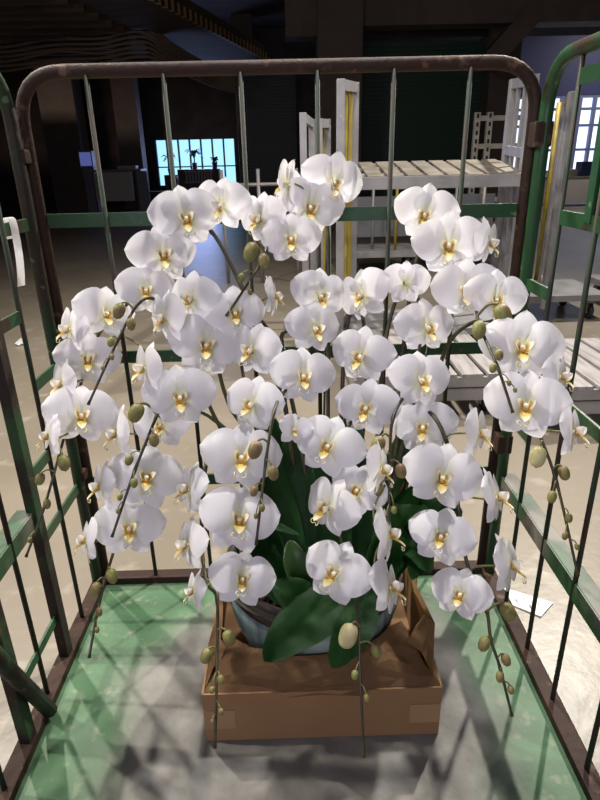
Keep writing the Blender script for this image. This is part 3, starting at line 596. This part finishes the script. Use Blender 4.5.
# right cart with yellow and grey uprights
t = thing('shelf_cart', 'pale cart with grey and yellow uprights beyond the right rear corner of the cage', 'cart', (2.2, 4.1, 0), 'tall carts')
end_frame(t, at(537, 3.35, 200), at(530, 4.0, 200), .16, 1.66, 1.7, 'cream', 0)
end_frame(t, at(558, 3.25, 200), at(553, 4.0, 200), .16, 1.72, 1.75, 'alu', 1)
g_ = UZ(536, 280, .22); bm = B(); grid_tube(bm, [g_, g_+V((0, 0, 1.5))], .02, 8); obj('yellow_upright', bm, 'yellow', t)
bm = B(); box(bm, (2.3, 3.75, .2), (.72, .7, .05)); obj('base', bm, 'alu', t)
for x in (2.0, 2.55):
    for y in (3.5, 4.0): wheel(x, y, t, .07)
# far carts behind the shelf
def far_cart(label, x0, x1, y, cols, top=1.05):
    t = thing('tool_cart', label, 'cart', ((x0+x1)/2, y, 0), 'low far carts')
    bm = B(); box(bm, ((x0+x1)/2, y, .24), (x1-x0, .7, .08), bev=.005); obj('platform', bm, 'alu', t)
    for k, c in enumerate(cols):
        x = x0+.05+(x1-x0-.1)*k/(len(cols)-1); bm = B(); grid_tube(bm, [V((x, y-.3+.15*(k % 2), .28)), V((x, y-.3+.15*(k % 2), top))], .018, 8); obj('upright', bm, c, t)
    bm = B(); box(bm, ((x0+x1)/2, y+.33, .62), (x1-x0, .02, .5)); obj('back_panel', bm, 'greybox', t)
    for x in (x0+.1, x1-.1):
        for yy in (y-.25, y+.25): wheel(x, yy, t, .09)
far_cart('low far cart with yellow uprights seen under the left half of the shelf', .72, 1.6, 6.2, ('yellow', 'alu', 'yellow', 'alu'))
far_cart('low far cart with pale uprights seen under the right half of the shelf', 1.72, 2.7, 6.3, ('alu', 'alu', 'cream', 'alu'))
# perforated white rack upright
t = thing('rack_upright', 'white perforated ladder shaped rack upright standing behind the right end of the shelf', 'rack', (2.75, 6.9, 0))
for x in (2.46, 2.62, 3.06):
    bm = B(); box(bm, (x, 6.9, .92), (.07, .06, 1.84)); o = obj('post', bm, 'cream', t)
    for k in range(18): 
        bm = B(); box(bm, (x, 6.869, .1+k*.1), (.028, .006, .05)); obj('slot', bm, 'black', o)
for k in range(6): bm = B(); box(bm, (2.76, 6.9, .12+k*.33), (.56, .04, .06)); obj('rung', bm, 'cream', t)
# thin handrail
t = thing('handrail', 'thin pale pipe handrail standing behind the top blooms, left of the carts', 'handrail', (-.35, 5.5, 0))
for x in (-.72, -.32, .1): bm = B(); grid_tube(bm, [V((x, 5.5, 0)), V((x, 5.5, 1.24))], .02, 8); obj('post', bm, 'alu', t)
bm = B(); grid_tube(bm, [V((-.74, 5.5, 1.08)), V((.3, 5.5, 1.08))], .02, 8); obj('rail', bm, 'alu', t)
# left background: cabinet, monitor box, work table with white panel, bench
t = thing('control_cabinet', 'tall brown cabinet with a blue lit screen box next to the left concrete column', 'cabinet', (-5.7, 16.2, 0))
bm = B(); box(bm, (-5.82, 16.2, .85), (.5, .6, 1.7), bev=.02); obj('body', bm, 'brown', t)
bm = B(); box(bm, (-5.44, 15.95, 1.5), (.36, .4, .42), bev=.02); box(bm, (-5.44, 16.0, .65), (.3, .3, 1.3)); s = obj('screen_box', bm, 'greybox', t)
M['screen'] = mat('screen_glow', (.03, .04, .12), .3, emit=(.16, .2, .6), estr=.35)
bm = B(); box(bm, (-5.44, 15.745, 1.5), (.3, .012, .34)); obj('screen', bm, 'screen', s)
t = thing('work_table', 'work table hung with a big pale panel at the far left by the dark shutters', 'table', (-4.55, 15.6, 0))
bm = B(); box(bm, (-4.55, 15.6, 1.2), (1.35, .7, .05)); obj('table_top', bm, 'greybox', t)
for x in (-5.15, -3.95):
    for y in (15.3, 15.9): bm = B(); box(bm, (x, y, .59), (.06, .06, 1.18)); obj('leg', bm, 'brown', t)
bm = B(); box(bm, (-4.62, 15.22, .8), (1.0, .03, .72)); obj('panel', bm, 'whitepanel', t)
bm = B(); box(bm, (-3.86, 15.22, .62), (.28, .03, 1.1)); obj('side_panel', bm, 'greybox', t)
bm = B(); box(bm, (-4.3, 15.6, 1.27), (.5, .3, .09), bev=.02); o = obj('parcel', bm, 'whitepanel'); tag(o, 'small pale flat parcel on the top of the far left work table', 'parcel')
t = thing('bench', 'long low dark bench under the bright opening', 'bench', (-2.7, 17.4, 0))
bm = B(); box(bm, (-2.7, 17.4, .55), (3.0, .5, .06)); obj('bench_top', bm, 'brown', t)
for x in (-4.0, -1.4): bm = B(); box(bm, (x, 17.4, .26), (.08, .45, .52)); obj('leg', bm, 'brown', t)
t = thing('planter_crate', 'brown crate with slatted front standing in front of the bright opening', 'crate', (-2.9, 19.4, 0))
bm = B(); box(bm, (-2.95, 19.5, .58), (1.35, .5, 1.16)); obj('crate_body', bm, 'brown', t)
bm = B()
for k in range(9): box(bm, (-3.33+k*.1, 19.23, .93), (.06, .03, .3))
box(bm, (-2.93, 19.235, 1.1), (.95, .04, .05)); box(bm, (-2.93, 19.235, .76), (.95, .04, .05)); obj('grille', bm, 'whitepanel', t)
def far_plant(label, x, y, z, h, sp, seed):
    t = thing('potted_palm', label, 'plant', (x, y, z), 'plants by the bright opening'); R = random.Random(seed)
    bm = B(); grid_tube(bm, [V((x, y, z)), V((x, y, z+.02)), V((x, y, z+.2))], [.07, .08, .1], 12); obj('pot', bm, 'brown', t)
    bm = B(); grid_tube(bm, [V((x, y, z+.2)), V((x+.02, y, z+h*.6))], .025, 6); obj('stem', bm, 'brown', t)
    bm = B()
    for k in range(22):
        a = R.uniform(0, math.tau); l = sp*R.uniform(.6, 1); b0 = V((x, y, z+h*R.uniform(.4, .65))); pts = [b0, b0+V((math.cos(a)*l*.5, math.sin(a)*l*.4, l*.6)), b0+V((math.cos(a)*l, math.sin(a)*l*.6, l*R.uniform(.0, .7)))]
        pp = smooth_path(pts, 4); sd = V((-math.sin(a), math.cos(a), .3)).normalized()
        rr = [(bm.verts.new(p+sd*.035*math.sin(math.pi*(i+.4)/9)), bm.verts.new(p-sd*.035*math.sin(math.pi*(i+.4)/9))) for i, p in enumerate(pp)]
        for i in range(len(rr)-1): bm.faces.new((rr[i][0], rr[i][1], rr[i+1][1], rr[i+1][0]))
    obj('foliage', bm, 'leafdark', t)
far_plant('dark leafy potted plant left of the crate before the bright opening', -3.88, 19.5, 1.0, .8, .3, 1)
far_plant('dark spreading potted plant on the middle of the crate', -3.08, 19.5, 1.16, .7, .36, 2)
far_plant('low dark potted plant at the right end of the crate', -2.42, 19.5, 1.16, .4, .2, 3)
bm = B(); box(bm, (-3.88, 19.5, .5), (.4, .4, 1.0)); o = obj('pedestal', bm, 'brown'); tag(o, 'dark pedestal under the leftmost far plant', 'pedestal')
# cables slung under the gallery
t = thing('cable_bundle', 'bundle of sagging brown cables slung under the overhead gallery at upper left', 'cables', (-3, 10.9, 3.2))
M['cable'] = mat('cable_brown', (.20, .14, .095), .6)
for k in range(9):
    dz = k*.075; R = random.Random(k)
    pts = [V((-6.2, 11.2, 3.02+dz)), V((-5.1, 11.0, 2.98+dz)), V((-4.1, 10.8, 3.06+dz+R.uniform(-.03, .03))), V((-3.3, 10.7, 3.03+dz)), V((-2.5, 10.7, 3.12+dz)), V((-2.1, 11.2, 2.98+dz*.7)), V((-1.55, 12.3, 2.82+dz*.6)), V((-1.1, 13.3, 2.78+dz*.5))]
    bm = B(); grid_tube(bm, smooth_path(pts, 6), .026, 7); obj('cable', bm, 'cable', t)
# right far bay: low benches
for i, (x, w, lab) in enumerate(((6.3, 1.3, 'cluttered pale work bench in the far right bay, the one nearer the cart uprights'), (8.2, 1.8, 'cluttered pale work bench in the far right bay at the photo edge'))):
    t = thing('work_bench', lab, 'bench', (x, 12.2, 0), 'far benches')
    bm = B(); box(bm, (x, 12.2, .86), (w, .7, .06)); obj('bench_top', bm, 'cream', t)
    for sx in (-1, 1):
        for y in (11.95, 12.45): bm = B(); box(bm, (x+sx*(w/2-.06), y, .415), (.07, .07, .83)); obj('leg', bm, 'alu', t)
    bm = B(); box(bm, (x, 12.2, .3), (w-.2, .6, .04)); obj('lower_shelf', bm, 'greybox', t)
    for k in range(4):
        R = random.Random(i*9+k); h = R.uniform(.12, .3); bm = B(); box(bm, (x-w/2+.2+k*(w-.4)/3, 12.2, .89+h/2), (.22, .3, h), bev=.01)
        o = obj('storage_bin', bm, ('greybox', 'cream', 'bluewall', 'whitepanel')[k]); tag(o, ('dark grey', 'cream', 'blue', 'pale')[k]+' storage bin on the far right work bench '+('nearer the cart uprights', 'at the photo edge')[i], 'bin', 'bins on the far benches')
t = thing('hand_dolly', 'small pale dolly with a black wheel at the right photo edge', 'dolly', (3.05, 4.0, 0))
bm = B(); box(bm, (3.12, 4.0, .2), (.5, .6, .06), bev=.01); obj('platform', bm, 'alu', t)
for x in (2.98, 3.3):
    for y in (3.8, 4.2): wheel(x, y, t, .08, .04)
